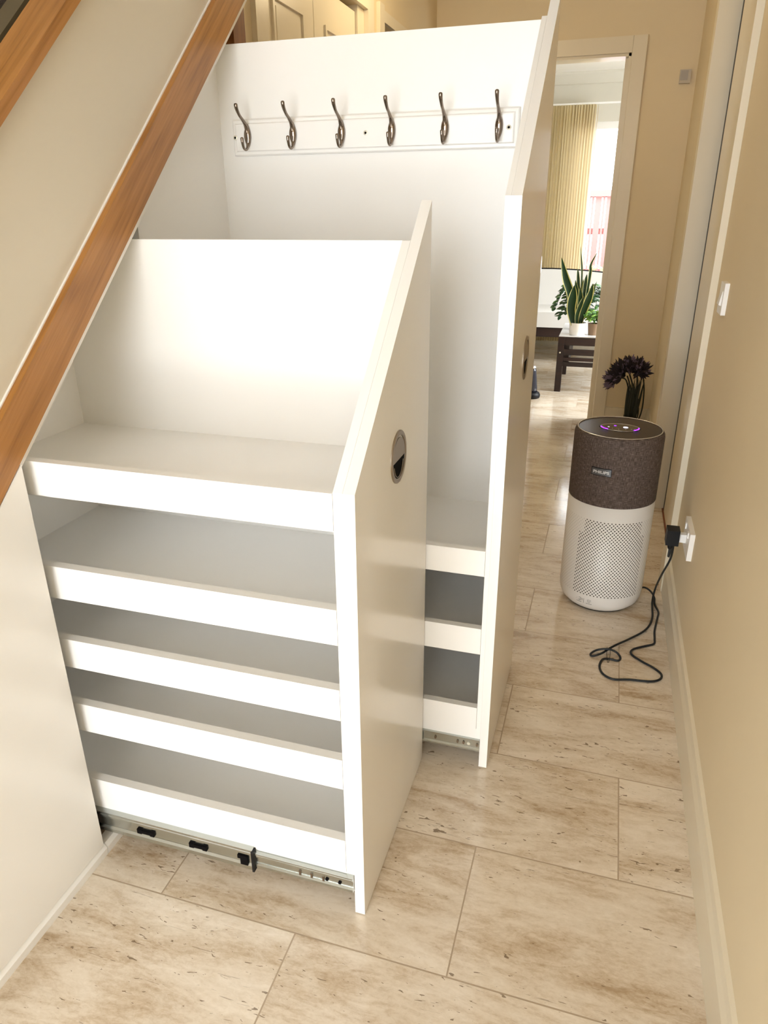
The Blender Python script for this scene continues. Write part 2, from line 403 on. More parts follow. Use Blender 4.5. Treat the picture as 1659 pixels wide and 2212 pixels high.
# casing round the living room doorway
bm = new()
for x0, x1 in ((DX1, DX1+0.078), (DX0-0.078, DX0)):
    prism(bm, [(x0, YE), (x0, YE-0.016), (x0+0.004, YE-0.020), (x1-0.004, YE-0.020), (x1, YE-0.016), (x1, YE)], 0, DH+0.078, 'z')
box(bm, DX0, DX1, YE-0.019, YE, DH, DH+0.078)
box(bm, DX1-0.014, DX1, YE, YE+0.12, 0, DH); box(bm, DX0, DX0+0.014, YE, YE+0.12, 0, DH); box(bm, DX0, DX1, YE, YE+0.12, DH-0.014, DH)
box(bm, DX1-0.030, DX1-0.014, YE+0.045, YE+0.085, 0, DH-0.014)
struct(put('trim_5', bm, m_gloss))
bm = new(); prism(bm, [(DX1+0.078, YE), (XR, YE), (XR, YE-0.015), (DX1+0.078, YE-0.015)], 0, 0.12, 'z')
struct(put('baseboard_end', bm, m_gloss))

# cupboard double doors in the left hall wall
bm = new()
box(bm, WX, WX+0.018, 2.33, 2.40, 0, 2.15)
prism(bm, [(3.42, 0), (3.50, 0), (3.50, 2.165), (3.42, 2.165)], WX, WX+0.018)
box(bm, WX, WX+0.018, 2.40, 3.42, 2.085, 2.16)
struct(put('trim_6', bm, m_gloss, bev=0.005))
def panel_leaf(n, y0, y1, ztop):
    bm = bx(WX-0.045, WX-0.012, y0, y1, 0.01, ztop)
    leaf = struct(put('door_%d' % n, bm, m_gloss, bev=0.002))
    for z0, z1 in ((1.12, 1.945), (0.22, 1.0)):
        b = new(); w = 0.014
        a0, a1 = y0+0.10, y1-0.10
        for p in ((a0, a1, z1-w, z1), (a0, a1, z0, z0+w), (a0, a0+w, z0+w, z1-w), (a1-w, a1, z0+w, z1-w)):
            box(b, WX-0.013, WX-0.004, *p)
        put('panel_moulding', b, m_gloss, leaf, bev=0.003)
        b = bx(WX-0.013, WX-0.008, a0+0.03, a1-0.03, z0+0.03, z1-0.03)
        put('door_panel', b, m_gloss, leaf, bev=0.003)
    return leaf
panel_leaf(3, 2.405, 2.865, 2.06)
panel_leaf(4, 2.870, 3.330, 2.06)
bm = bx(WX-0.05, WX-0.002, 3.335, 3.42, 0, 2.085)
struct(put('trim_7', bm, m_gloss))
# doorway further along, the room's shade put into its wall colour
bm = new(); box(bm, WX, WX+0.018, 3.59, 3.66, 0, 2.15); box(bm, WX, WX+0.018, 3.66, 4.46, 2.085, 2.13); box(bm, WX, WX+0.018, 4.46, 4.53, 0, 2.15)
struct(put('trim_8', bm, m_gloss, bev=0.005))
bm = new(); box(bm, WX-1.0, WX-0.12, 3.45, 3.47, 0, CH); box(bm, WX-1.0, WX-0.98, 3.45, 4.75, 0, CH)
struct(put('wall_side_room', bm, m_room_shade))

# ------------------------------------------------------------------ staircase (one thing)
def zs(y, off=0.0): return 0.905 + 0.888*(y-0.94) + off         # line of the sloping unit tops
stair = empty('staircase', (-1.3, -0.1, 0), 'staircase with cream boarded side, oak string strip and oak capping rising along the left', 'staircase')
def band(o0, o1, y0, y1, x0, x1):
    return prism(new(), [(y0, zs(y0, o0)), (y1, zs(y1, o0)), (y1, zs(y1, o1)), (y0, zs(y0, o1))], x0, x1)
put('oak_string', band(0.030, 0.128, -0.05, 1.93, -0.965, -0.927), m_oak, stair, bev=0.006, seg=3)
put('side_board', band(0.120, 0.456, -0.05, 2.0, -0.995, -0.944), m_stairside, stair)
put('beading', band(0.128, 0.131, -0.05, 1.93, -0.9445, -0.9395), m_rackw, stair, bev=0.002)
put('oak_capping', prism(new(), [(-0.10, zs(-0.10, 0.455)), (2.0, 0.455+zs(2.0)), (2.0, zs(2.0, 0.482)), (-0.10, zs(-0.10, 0.482))], -1.005, -0.925), m_oak, stair, bev=0.009, seg=3)
put('opening_trim', band(0.010, 0.031, 0.915, 1.93, -0.962, -0.936), m_rackw, stair, bev=0.001)
put('oak_post', bx(-1.002, -0.972, 1.900, 1.965, 0, 2.44), m_oakv, stair, bev=0.003)
put('opening_jamb', bx(-1.012, -1.001, 1.885, 1.935, 0, 1.74), m_rackw, stair, bev=0.002)
# steps and soffit
rise = 0.2; run = rise/0.888
bm = new()
y0 = -0.32
pts = [(y0, 0.0)]
zc = 0.0; y = y0
while y < 1.95:
    zc += rise; pts.append((y, zc)); y = min(y+run, 2.0); pts.append((y, zc))
pts.append((2.0, zs(2.0, 0.06)))
pts.append((y0+0.28, 0.0))
prism(bm, pts, -1.85, -1.04)
put('steps', bm, m_carpet, stair)
put('soffit', band(0.0, 0.03, 0.0, 2.0, -1.85, -0.965), m_stairside, stair)
struct(put('wall_stairwell', bx(-1.93, -1.85, -0.4, 2.06, 0, CH), m_wall))
# inside of the cupboard under the stairs
bm = bx(-1.85, -1.02, 1.935, 1.955, 0, 1.72)
struct(put('wall_cupboard', bm, m_wall))
# stairwell lining coloured dark for the shade there, and its sloping rail
put('stair_shade_lining', bx(-1.85, -1.83, -0.3, 2.0, 0.4, CH), m_carpet, stair)
put('inner_rail', band(0.25, 0.452, 0.0, 2.0, -1.10, -1.058), m_olive, stair, bev=0.006)
# plinth under the closed panels, with a joint
struct(put('baseboard_left', prism(new(), [(-0.95, 0), (-0.926, 0), (-0.924, 0.020), (-0.930, 0.030), (-0.95, 0.031)], -0.1, 0.918, 'y'), m_unit))
struct(put('baseboard_opening', prism(new(), [(-0.95, 0), (-0.926, 0), (-0.924, 0.020), (-0.930, 0.030), (-0.95, 0.031)], 0.920, 1.93, 'y'), m_unit))
# closed panel at the near end
o = put('cupboard_panel', prism(new(), [(0.02, 0.034), (0.912, 0.034), (0.912, zs(0.912, 0.027)), (0.02, zs(0.02, 0.027))], -0.948, -0.926), m_unitfront, loc=(-0.937, 0.5, 0), bev=0.0015)
tag(o, 'closed white understairs panel with sloping top, at the left edge beside the near pull-out', 'cupboard panel')

# ------------------------------------------------------------------ pull-out units
def handle(parent, xf, yc, zc):
    """flush oval-looking round pull: plate facing +x with half-moon dark recess plate"""
    R = 0.049
    bm = new()
    def P(r, a, x): return (x, yc + r*math.cos(a), zc + r*math.sin(a))
    n = 64
    # rim ring
    prof = [(R, xf), (R, xf+0.0018), (R-0.0015, xf+0.003), (R-0.0075, xf+0.0032), (R-0.009, xf+0.0022), (R-0.009, xf)]
    rings = [[bm.verts.new(P(r, 2*PI*k/n, x)) for k in range(n)] for r, x in prof]
    for a, b in zip(rings, rings[1:]):
        for k in range(n): bm.faces.new((a[k], a[(k+1) % n], b[(k+1) % n], b[k]))
    h = put('handle', bm, m_satin, parent, smooth=False)
    h['label'] = 'round satin nickel flush pull'
    # upper half plate
    r2 = R-0.009; bm = new(); pts = []
    for k in range(33):
        a = PI*k/32; pts.append((yc + r2*math.cos(a), zc - 0.006 + 0.006*abs(math.cos(a)) + r2*math.sin(a)))
    pts = [(yc + r2*math.cos(PI*k/32), zc-0.004 + r2*math.sin(PI*k/32)) for k in range(33)]
    prism(bm, pts, xf+0.0004, xf+0.0022)
    put('cover_plate', bm, m_satin, h)
    # flat near-black plate painting the recess shade, lower half
    bm = new(); pts = [(yc + r2*math.cos(-PI*k/32), zc-0.004 + r2*math.sin(-PI*k/32)) for k in range(33)]
    prism(bm, pts, xf+0.0002, xf+0.0006)
    put('recess_shade', bm, m_void, h)
    bm = new(); tube(bm, [(xf+0.0012, yc + (r2-0.010)*math.cos(-PI*k/24)*1.0, zc-0.004 + (r2-0.006)*math.sin(-PI*k/24)) for k in range(2, 23)], 0.0007, 6)
    put('recess_edge', bm, m_satin, h)

def slide(parent, x0, xm, x1, y, z0, z1, simple=False):
    """telescopic drawer runner seen from the side, on the -y face"""
    if not simple:
        h = z1-z0
        def chan(xa, xb, yf, za, zb):
            q = zb-za
            pr = [(y, za), (yf-0.001, za), (yf-0.003, za+0.002), (yf-0.003, za+q*0.20), (yf+0.001, za+q*0.27), (yf+0.001, za+q*0.66),
                  (yf-0.002, za+q*0.72), (yf-0.002, za+q*0.82), (yf, za+q*0.86), (yf-0.003, za+q*0.90), (yf-0.003, zb-0.001), (y, zb)]
            return prism(new(), pr, xa, xb)
        s = put('runner', chan(x0, xm, y-0.009, z0, z1), m_zinc, parent)
        s['label'] = 'galvanised telescopic runner'
        put('inner_channel', chan(xm, x1, y-0.007, z0+0.009, z1-0.008), m_zinc, s)
        # slots and latch
        zc = z0+h*0.46
        for xs in (-0.842, -0.716):
            b = new(); box(b, xs, xs+0.036, y-0.0125, y-0.0075, zc-0.0035, zc+0.0035)
            box(b, xs-0.003, xs+0.008, y-0.0126, y-0.0075, zc-0.006, zc+0.006); box(b, xs+0.028, xs+0.038, y-0.0126, y-0.0075, zc-0.006, zc+0.006)
            put('slot', b, m_void, s)
        b = new(); box(b, xm-0.028, xm-0.012, y-0.0130, y-0.0075, zc-0.014, zc+0.010); box(b, xm-0.034, xm-0.028, y-0.0130, y-0.0075, zc+0.001, zc+0.010)
        put('latch', b, m_void, s)
        b = new(); box(b, xm-0.001, xm+0.0035, y-0.0155, y-0.002, z0+0.001, z1-0.001)
        put('end_stop', b, m_black, s, bev=0.001)
        for xs in (xm+0.10, xm+0.125, xm+0.150):
            b = new(); box(b, xs, xs+0.004, y-0.0085, y-0.006, zc-0.006, zc+0.006)
            put('tab', b, m_chrome, s)
        for xs in (x1-0.055, x1-0.028):
            b = new(); lathe(b, [(0.0035, 0), (0.0035, 0.002)], 0, 0, 16)
            bmesh.ops.rotate(b, cent=(0, 0, 0), matrix=Matrix.Rotation(PI/2, 3, 'X'), verts=b.verts[:]); bmesh.ops.translate(b, vec=(xs, y-0.006, zc), verts=b.verts[:])
            put('screw_hole', b, m_void, s)
        # dark joint line under the outer channel's lip
        return s
    s = put('runner', prism(new(), [(y+0.002, z0), (y-0.006, z0), (y-0.006, z0+0.004), (y-0.002, z0+0.007), (y-0.002, z1-0.007), (y-0.006, z1-0.004), (y-0.006, z1), (y+0.002, z1)], x0, x1), m_zinc, parent)
    s['label'] = 'galvanised telescopic runner'
    zc = (z0+z1)/2
    for i, xs in enumerate((x1-0.112, x1-0.055, x1-0.040, x1-0.027, x1-0.006)):
        b = new(); lathe(b, [(0.0035, 0), (0.0035, 0.002)], 0, 0, 16)
        bmesh.ops.rotate(b, cent=(0, 0, 0), matrix=Matrix.Rotation(PI/2, 3, 'X'), verts=b.verts[:])
        bmesh.ops.scale(b, vec=(0.8 if i != 3 else 1.2, 1, 1.4 if i != 3 else 1.2), verts=b.verts[:]); bmesh.ops.translate(b, vec=(xs, y-0.002, zc), verts=b.verts[:])
        put('screw' if i == 3 else 'tab', b, m_screw if i == 3 else m_chrome, s)
    return s

U1 = empty('pull_out_unit', (-0.35, 1.17, 0), 'near white pull-out shoe shelf unit with five lipped shelves, half slid out', 'storage unit', )
xo, xi, xp = -0.337, -0.357, -0.373
fr = put('front_panel', prism(new(), [(0.94, 0.003), (1.405, 0.003), (1.405, zs(1.405)), (0.94, zs(0.94))], xi, xo), m_unitfront, U1, bev=0.0012)
handle(fr, xo, 1.178, 0.890)
ZT1 = 1.250
put('side_panel', prism(new(), [(0.9405, 0.108), (1.40, 0.108), (1.40, ZT1), (0.94+(ZT1-0.905)/0.888, ZT1), (0.9405, zs(0.9405))], xp, xi-0.0003), m_unit, U1, bev=0.0008)
XB = -1.165
put('back_panel', bx(XB, xp-0.0005, 1.340, 1.358, 0.06, ZT1), m_unit, U1, bev=0.0008)
o = put('side_panel', prism(new(), [(0.945, 0.06), (1.34, 0.06), (1.34, ZT1-0.01), (0.945+(ZT1-0.905)/0.888, ZT1-0.01), (0.945, zs(0.945)-0.01)], XB, XB+0.016), m_unit, U1, bev=0.0008)
lips = [(0.841, 0.904), (0.631, 0.699), (0.475, 0.540), (0.3185, 0.3865), (0.108, 0.1905)]
for a, b in lips:
    put('shelf_lip', bx(XB+0.016, xp-0.0005, 0.9395, 0.958, a, b), m_unit, U1, bev=0.001)
    zsft = a+0.006 if a > 0.2 else a+0.012
    put('shelf', bx(XB+0.016, xp-0.0005, 0.958, 1.340, zsft-0.016, zsft), m_unit, U1)
put('base_rail', bx(XB+0.016, xi-0.0005, 0.9405, 0.958, 0.062, 0.1078), m_unit, U1)
slide(U1, -1.10, -0.572, xi-0.0005, 0.9403, 0.057, 0.113)

U2 = empty('pull_out_unit', (-0.19, 1.64, 0), 'tall white pull-out coat unit with hooks board and low shelves, behind the near unit', 'storage unit')
xo, xi, xp = -0.172, -0.192, -0.203
yA, yB = 1.412, 1.872
fr = put('front_panel', prism(new(), [(yA, 0.005), (yB, 0.005), (yB, zs(yB)), (yA, zs(yA))], xi, xo), m_unitfront, U2, bev=0.0012)
handle(fr, xo, 1.650, 0.990)
ZT2 = 1.676
put('side_panel', prism(new(), [(yA+0.001, 0.10), (1.85, 0.10), (1.85, ZT2), (0.94+(ZT2-0.905)/0.888, ZT2), (yA+0.001, zs(yA))], xp, xi-0.0003), m_unit, U2, bev=0.0008)
XB2 = -1.012
YBK = 1.838
put('back_panel', bx(XB2+0.016, xp-0.0005, YBK, YBK+0.016, 0.06, ZT2), m_unit, U2, bev=0.0008)
put('side_panel', prism(new(), [(1.43, 0.06), (YBK+0.016, 0.06), (YBK+0.016, ZT2), (0.94+(ZT2-0.905)/0.888, ZT2), (1.43, zs(1.43))], XB2, XB2+0.016), m_unit, U2, bev=0.0008)
for a, b in ((0.545, 0.607), (0.338, 0.407), (0.119, 0.183)):
    put('shelf_lip', bx(XB2+0.016, xp-0.0005, 1.4115, 1.429, a, b), m_unit, U2, bev=0.001)
    put('shelf', bx(XB2+0.016, xp-0.0005, 1.429, YBK, a-0.010, a+0.006), m_unit, U2)
put('base_rail', bx(XB2+0.016, xi-0.0005, 1.414, 1.432, 0.062, 0.1187), m_unit, U2)
slide(U2, -0.90, None, xi-0.0005, 1.4135, 0.055, 0.089, simple=True)

# ------------------------------------------------------------------ coat rack
CR = empty('coat_rack', (-0.60, YBK, 1.43), 'white wooden coat rack board with six nickel double hooks, on the tall unit back panel', 'coat rack')
x0, x1, z0, z1 = -0.958, -0.240, 1.431, 1.513
# slightly tilted? moulded board: outer ogee border and raised centre
bm = new()
def loop(ins, y): return [bm.verts.new(p) for p in ((x0+ins, y, z0+ins), (x1-ins, y, z0+ins), (x1-ins, y, z1-ins), (x0+ins, y, z1-ins))]
L = [loop(0, YBK-0.0002), loop(0, YBK-0.008), loop(0.003, YBK-0.011), loop(0.009, YBK-0.012), loop(0.0115, YBK-0.0155), loop(0.014, YBK-0.016)]
bm.faces.new(L[0]); 
for a, b in zip(L, L[1:]):
    for k in range(4): bm.faces.new((a[k], a[(k+1) % 4], b[(k+1) % 4], b[k]))
bm.faces.new(L[-1])
put('backboard', bm, m_rackw, CR)
yf = YBK-0.016
hookx = [-0.913, -0.790, -0.663, -0.537, -0.409, -0.284]
def hook_obj(x):
    bm = new()
    # almond-shaped back plate
    n = 24; prof = []
    N = 14
    rings = []
    for i in range(N+1):
        t = i/N; z = 1.449 + 0.052*t; w = 0.0078*math.sin(PI*t)**0.75 + 0.0012
        rings.append([bm.verts.new((x + w*math.cos(2*PI*k/n), yf - 0.004*max(0.0, math.sin(2*PI*k/n))*1.3 - 0.0008 - 0.004*math.sin(PI*t)*(1 if math.sin(2*PI*k/n) > 0 else 0), z)) for k in range(n)])
    for a, b in zip(rings, rings[1:]):
        for k in range(n): bm.faces.new((a[k], a[(k+1) % n], b[(k+1) % n], b[k]))
    bm.faces.new(rings[0][::-1]); bm.faces.new(rings[-1])
    # long upper arm
    c = catmull([(x, yf-0.003, 1.478), (x, yf-0.010, 1.497), (x, yf-0.024, 1.508), (x, yf-0.040, 1.517), (x, yf-0.052, 1.530), (x, yf-0.055, 1.541)], 6)
    m_ = len(c); rad = [0.0056 - 0.0020*min(1, i/(m_*0.45)) + (0.0018*max(0, (i/m_-0.6)/0.4)) for i in range(m_)]; rad[-1] *= 0.35; rad[-2] *= 0.75; rad[-3] *= 0.93
    tube(bm, c, rad, 14)
    # short lower hook
    c = catmull([(x, yf-0.004, 1.462), (x, yf-0.008, 1.449), (x, yf-0.018, 1.443), (x, yf-0.029, 1.447), (x, yf-0.034, 1.459), (x, yf-0.035, 1.470)], 6)
    m_ = len(c); rad = [0.0040 - 0.0008*min(1, i/(m_*0.4)) + 0.0013*max(0, (i/m_-0.6)/0.4) for i in range(m_)]; rad[-1] *= 0.35; rad[-2] *= 0.8
    tube(bm, c, rad, 12)
    h = put('coat_hook', bm, m_chrome, CR, smooth=True)
    h['label'] = 'polished nickel double hook'
for x in hookx: hook_obj(x)
for x in (-0.949, -0.603, -0.262):
    b = new(); lathe(b, [(0.0055, 0), (0.0055, 0.0008), (0.003, 0.0016), (0.0022, 0.0005)], 0, 0, 20)
    bmesh.ops.rotate(b, cent=(0, 0, 0), matrix=Matrix.Rotation(PI/2, 3, 'X'), verts=b.verts[:]); bmesh.ops.translate(b, vec=(x, yf, 1.472), verts=b.verts[:])
    s = put('screw', b, m_screw, CR)
    b = new(); box(b, x-0.0024, x+0.0024, yf-0.0020, yf-0.0008, 1.4708, 1.4732); box(b, x-0.0012, x+0.0012, yf-0.00205, yf-0.0008, 1.4696, 1.4744)
    put('screw_slot', b, m_void, s)

# ------------------------------------------------------------------ air purifier
PX, PY = 0.075, 2.395
AP = empty('air_purifier', (PX, PY, 0), 'cylindrical air purifier, white perforated lower half and brown fabric upper half, by the right wall', 'air purifier')
R = 0.1425
bm = new(); lathe(bm, [(R-0.030, 0.006), (R-0.022, 0.012), (R-0.010, 0.024), (R-0.003, 0.042), (R, 0.066), (R, 0.403)], PX, PY, 128, True)
put('lower_shell', bm, m_perf, AP, smooth=True)
put('base_ring', lathe(new(), [(R-0.035, 0.0), (R-0.030, 0.006)], PX, PY, 64), m_black, AP)
bm = new(); lathe(bm, [(R-0.001, 0.4035), (R+0.0006, 0.406), (R+0.0006, 0.618), (R-0.001, 0.628), (R-0.005, 0.635), (R-0.011, 0.638), (R-0.012, 0.632)], PX, PY, 128, False)
put('fabric_sleeve', bm, m_fabric, AP, smooth=True)
put('top_rim', lathe(new(), [(R-0.013, 0.630), (R-0.0105, 0.6385), (R-0.0085, 0.6395), (R-0.0075, 0.6375)], PX, PY, 96, False), m_silver, AP, smooth=True)
# top grille: disc with narrow ribs running along x
put('grille_base', lathe(new(), [(R-0.013, 0.628), (R-0.013, 0.631)], PX, PY, 96), m_void, AP)
bm = new(); rr = R-0.0125; k = -26
for k in range(-26, 27):
    yy = k*0.0049
    if abs(yy) >= rr-0.002: continue
    w = math.sqrt(rr*rr-yy*yy)
    # leave the control panel clear
    e = 1-(yy/0.046)**2
    segs = [(-w, w)]
    if e > 0:
        c = 0.066*math.sqrt(e); segs = [(-w, -c), (c, w)]
    for a, b in segs: box(bm, PX+a, PX+b, PY+yy-0.0015, PY+yy+0.0015, 0.631, 0.6365)
put('top_grille', bm, m_grille, AP)
# control panel: glossy oval
def ellipse_disc(bm, ax, ay, z0, z1, n=64, cx=PX, cy=PY):
    prism(bm, [(cx+ax*math.cos(2*PI*k/n), cy+ay*math.sin(2*PI*k/n)) for k in range(n)], z0, z1, 'z'); return bm
cp = put('control_panel', ellipse_disc(new(), 0.058, 0.040, 0.631, 0.6385), m_panelk, AP)
bm = new(); n = 64
o_ = []; i_ = []
tube(bm, [(PX+0.062*math.cos(2*PI*k/n), PY+0.0435*math.sin(2*PI*k/n), 0.6375) for k in range(n+1)], 0.0011, 6)
put('panel_rim', bm, m_silver, cp)
for a0, a1 in ((185, 232), (318, 366)):
    bm = new(); tube(bm, [(PX+0.0592*math.cos(math.radians(a)), PY+0.0412*math.sin(math.radians(a)), 0.6388) for a in range(a0, a1, 3)], 0.0019, 8, 0.5)
    put('indicator_light', bm, m_violet, cp)
for dx, dy, w, mm in ((-0.036, -0.004, 0.003, m_icon), (0.018, 0.0, 0.007, m_icon), (-0.015, 0.014, 0.004, m_violet), (-0.024, -0.020, 0.0018, m_letter), (-0.004, -0.026, 0.0018, m_letter), (0.018, -0.024, 0.0018, m_letter), (0.036, -0.016, 0.0024, m_letter)):
    b = new(); ellipse_disc(b, w, w*0.7, 0.6384, 0.6388, 16, PX+dx, PY+dy)
    if w == 0.007:
        b.free(); b = new()
        tube(b, [(PX+dx+w*math.cos(math.radians(a)), PY+dy+w*0.8*math.sin(math.radians(a)), 0.6387) for a in range(40, 360, 15)], 0.0012, 6)
        ellipse_disc(b, 0.0025, 0.002, 0.6384, 0.6388, 12, PX+dx+0.002, PY+dy-0.001)
    put('touch_icon', b, mm, cp)
# wrap helper: flat (u,v) -> cylinder front, u from angle phi0
def wrap(bm, phi0, zc, roff):
    for v in bm.verts:
        a = phi0 + v.co.x/R; r = R + roff + v.co.z
        h = v.co.y
        v.co = Vector((PX + r*math.sin(a), PY - r*math.cos(a), zc + h))
def gridbox(w, h, d, n=12):
    b = new(); 
    for i in range(n): box(b, -w/2+w*i/n, -w/2+w*(i+1)/n, -h/2, h/2, 0, d)
    bmesh.ops.remove_doubles(b, verts=b.verts[:], dist=1e-6)
    return b
PB = -0.315
b = gridbox(0.066, 0.026, 0.0012); wrap(b, PB, 0.524, 0.0008); bd = put('badge', b, m_black, AP)
b = gridbox(0.062, 0.022, 0.0016); wrap(b, PB, 0.524, 0.0009); put('badge_plate', b, m_badge, bd)
b = text_mesh('PHILIPS', 0.0165); 
w = max(v.co.x for v in b.verts)-min(v.co.x for v in b.verts)
bmesh.ops.scale(b, vec=(0.051/w, 0.78, 1), verts=b.verts[:])
wrap(b, PB, 0.5235, 0.0030); put('lettering', b, m_letter, bd)
# printed marks near the foot
bm = new()
def arc(bm, cx, cy, r, a0, a1, t=0.0006, n=14):
    tube(bm, [(cx+r*math.cos(math.radians(a0+(a1-a0)*i/n)), cy+r*math.sin(math.radians(a0+(a1-a0)*i/n)), 0) for i in range(n+1)], t, 5)
arc(bm, 0.002, 0, 0.0062, -130, 130); arc(bm, 0.001, 0, 0.0035, -100, 100, 0.0005)
for q in range(3): tube(bm, [(0.010, -0.003+q*0.003, 0), (0.0145, -0.003+q*0.003, 0)], 0.0004, 4)
for q in range(5): tube(bm, [(-0.012+q*0.0022, -0.003+(q % 3)*0.003, 0), (-0.0112+q*0.0022, -0.003+(q % 3)*0.003, 0)], 0.0006, 4)
wrap(bm, -0.50, 0.052, 0.0002 - 0.0016); put('printed_icon', bm, m_print, AP)
bm = new()
for q in range(8):
    a = 45*q; c, s = math.cos(math.radians(a)), math.sin(math.radians(a))
    tube(bm, [(0.0025*c-0.001*s, 0.0025*s+0.001*c, 0), (0.005*c+0.0005*s, 0.005*s-0.0005*c, 0), (0.007*c+0.003*s, 0.007*s-0.003*c, 0)], 0.00045, 4)
wrap(bm, -0.245, 0.052, 0.0002 - 0.0016); put('printed_icon', bm, m_print, AP)
bm = new(); tube(bm, [(0, -0.010, 0), (0, 0.010, 0)], 0.0005, 4); wrap(bm, -0.375, 0.050, -0.0014); put('printed_line', bm, m_print, AP)
for t, ph in (('VitaShield', -0.50), ('AeraSense', -0.245)):
    b = text_mesh(t, 0.0048, False); wrap(b, ph, 0.0405, -0.0022); put('printed_text', b, m_print, AP)

# ------------------------------------------------------------------ power cord with plug
wpts = []
PLX, PLY, PLZ = 0.262, 2.150, 0.378
down = [(PLX-0.004, PLY, 0.345), (PLX-0.004, PLY, 0.305), at(2.165, 1455, 1170), at(2.20, 1449, 1205), at(2.26, 1430, 1240)]
fl = [(1416, 1270, 0.05), (1409, 1300, 0.012), (1409, 1335, 0.006), (1395, 1360, 0.005), (1362, 1379, 0.006), (1325, 1396, 0.012), (1300, 1411, 0.010), (1280, 1417, 0.004), (1276, 1412, 0.004),
      (1290, 1404, 0.010), (1312, 1402, 0.018), (1330, 1408, 0.012), (1340, 1420, 0.004), (1335, 1427, 0.004), (1315, 1423, 0.004), (1301, 1425, 0.004), (1295, 1440, 0.004), (1303, 1456, 0.004), (1325, 1467, 0.004),
      (1360, 1468, 0.004), (1405, 1472, 0.004), (1426, 1467, 0.004), (1428, 1456, 0.004), (1412, 1443, 0.004), (1385, 1428, 0.004), (1364, 1413, 0.004), (1367, 1403, 0.004), (1392, 1396, 0.004), (1412, 1391, 0.004),
      (1414, 1380, 0.004), (1414, 1362, 0.004), (1420, 1335, 0.006), (1422, 1322, 0.008), (1414, 1305, 0.008), (1413, 1290, 0.008), (1405, 1277, 0.010), (1392, 1269, 0.020)]
pts = [Vector(p) for p in down] + [atz(z, px, py) for px, py, z in fl]
last = pts[-1]; pts.append(Vector((PX+0.128, PY+0.045, 0.03)))
for p in pts:
    p.x = min(p.x, 0.2915)
    p.z = max(p.z, 0.0036)
PC = empty('power_cord', (0.18, 2.05, 0), 'black power cord with moulded plug, looping over the floor to the wall socket', 'cord')
put('cable', tube(new(), catmull(pts, 7), 0.0034, 10), m_cable, PC, smooth=True)
bm = new(); box(bm, PLX-0.021, PLX+0.016, PLY-0.023, PLY+0.023, PLZ-0.025, PLZ+0.024)
pl = put('plug', bm, m_black, PC, bev=0.006, seg=3)
put('strain_relief', tube(new(), [(PLX-0.004, PLY, PLZ-0.022), (PLX-0.004, PLY, PLZ-0.040), (PLX-0.004, PLY, PLZ-0.045)], [0.0105, 0.008, 0.006], 12), m_black, PC, smooth=True)
tp = atz(0.006, 1313, 1408)
bm = new(); tube(bm, [Vector((tp.x-0.003, tp.y+0.012, 0.016)), Vector((tp.x-0.004, tp.y-0.02, 0.011)), Vector((tp.x, tp.y-0.062, 0.007))], 0.0008, 6)
tube(bm, [Vector((tp.x+0.006, tp.y+0.012, 0.016)), Vector((tp.x+0.007, tp.y-0.02, 0.011)), Vector((tp.x+0.003, tp.y-0.062, 0.007))], 0.0008, 6)
put('cable_tie', bm, m_black, PC)

# ------------------------------------------------------------------ wall plates
SK = empty('wall_socket', (XR, 2.142, 0.335), 'white double wall socket with a black plug in it, low on the right wall', 'socket')
put('faceplate', bx(XR-0.014, XR, 2.070, 2.216, 0.335, 0.421), m_plw, SK, bev=0.002)
for yy in (2.105, 2.18): put('rocker', bx(XR-0.0175, XR-0.013, yy-0.006, yy+0.006, 0.395, 0.413), m_plw, SK, bev=0.001)
put('plug_pins', bx(XR-0.036, XR-0.013, 2.140, 2.160, 0.362, 0.388), m_plw, SK, bev=0.001)
SW = empty('light_switch', (XR, 2.29, 1.02), 'white square light switch on the right wall at shoulder height', 'light switch')
put('faceplate', bx(XR-0.012, XR, 2.250, 2.336, 1.022, 1.108), m_plw, SW, bev=0.002)
put('rocker', prism(new(), [(XR-0.011, 1.045), (XR-0.0185, 1.048), (XR-0.013, 1.085), (XR-0.011, 1.085)], 2.272, 2.314, 'y'), m_plw, SW, bev=0.0008)
TS = empty('wall_sensor', (0.252, YE, 1.93), 'small square white sensor box high on the end wall, right of the doorway', 'sensor')
put('case', bx(0.226, 0.282, YE-0.022, YE, 1.925, 1.990), mat('beige plastic', (0.50, 0.45, 0.37), 0.4), TS, bev=0.005)
put('inner_plate', bx(0.230, 0.268, YE-0.025, YE-0.021, 1.940, 1.985), mat('grey plastic', (0.36, 0.33, 0.30), 0.4), TS, bev=0.002)

# ------------------------------------------------------------------ vase with wilted agapanthus
VX, VY = 0.190, 4.52
GV = tag(put('glass_vase', lathe(new(), [(0.034, 0.0), (0.036, 0.01), (0.038, 0.13), (0.0355, 0.13), (0.0335, 0.012), (0.001, 0.010)], VX, VY, 40, False), m_vase, loc=(VX, VY, 0), smooth=True),
         'clear glass vase on the floor behind the air purifier, holding dried flowers', 'vase')
def blade(bm, a, b, w, nrm=Vector((0, -1, 0)), bow=0.0, mi=0, n=5):
    a, b = Vector(a), Vector(b); d = (b-a); side = d.cross(nrm).normalized(); up = side.cross(d).normalized(); L_ = []
    for i in range(n+1):
        t = i/n; c = a + d*t + up*(bow*math.sin(PI*t)); ww = w*math.sin(PI*min(0.98, 0.12+0.86*t))**0.8
        L_.append((bm.verts.new(c-side*ww), bm.verts.new(c+up*ww*0.25), bm.verts.new(c+side*ww)))
    for p, q in zip(L_, L_[1:]):
        for k in range(2):
            f = bm.faces.new((p[k], p[k+1], q[k+1], q[k])); f.material_index = mi
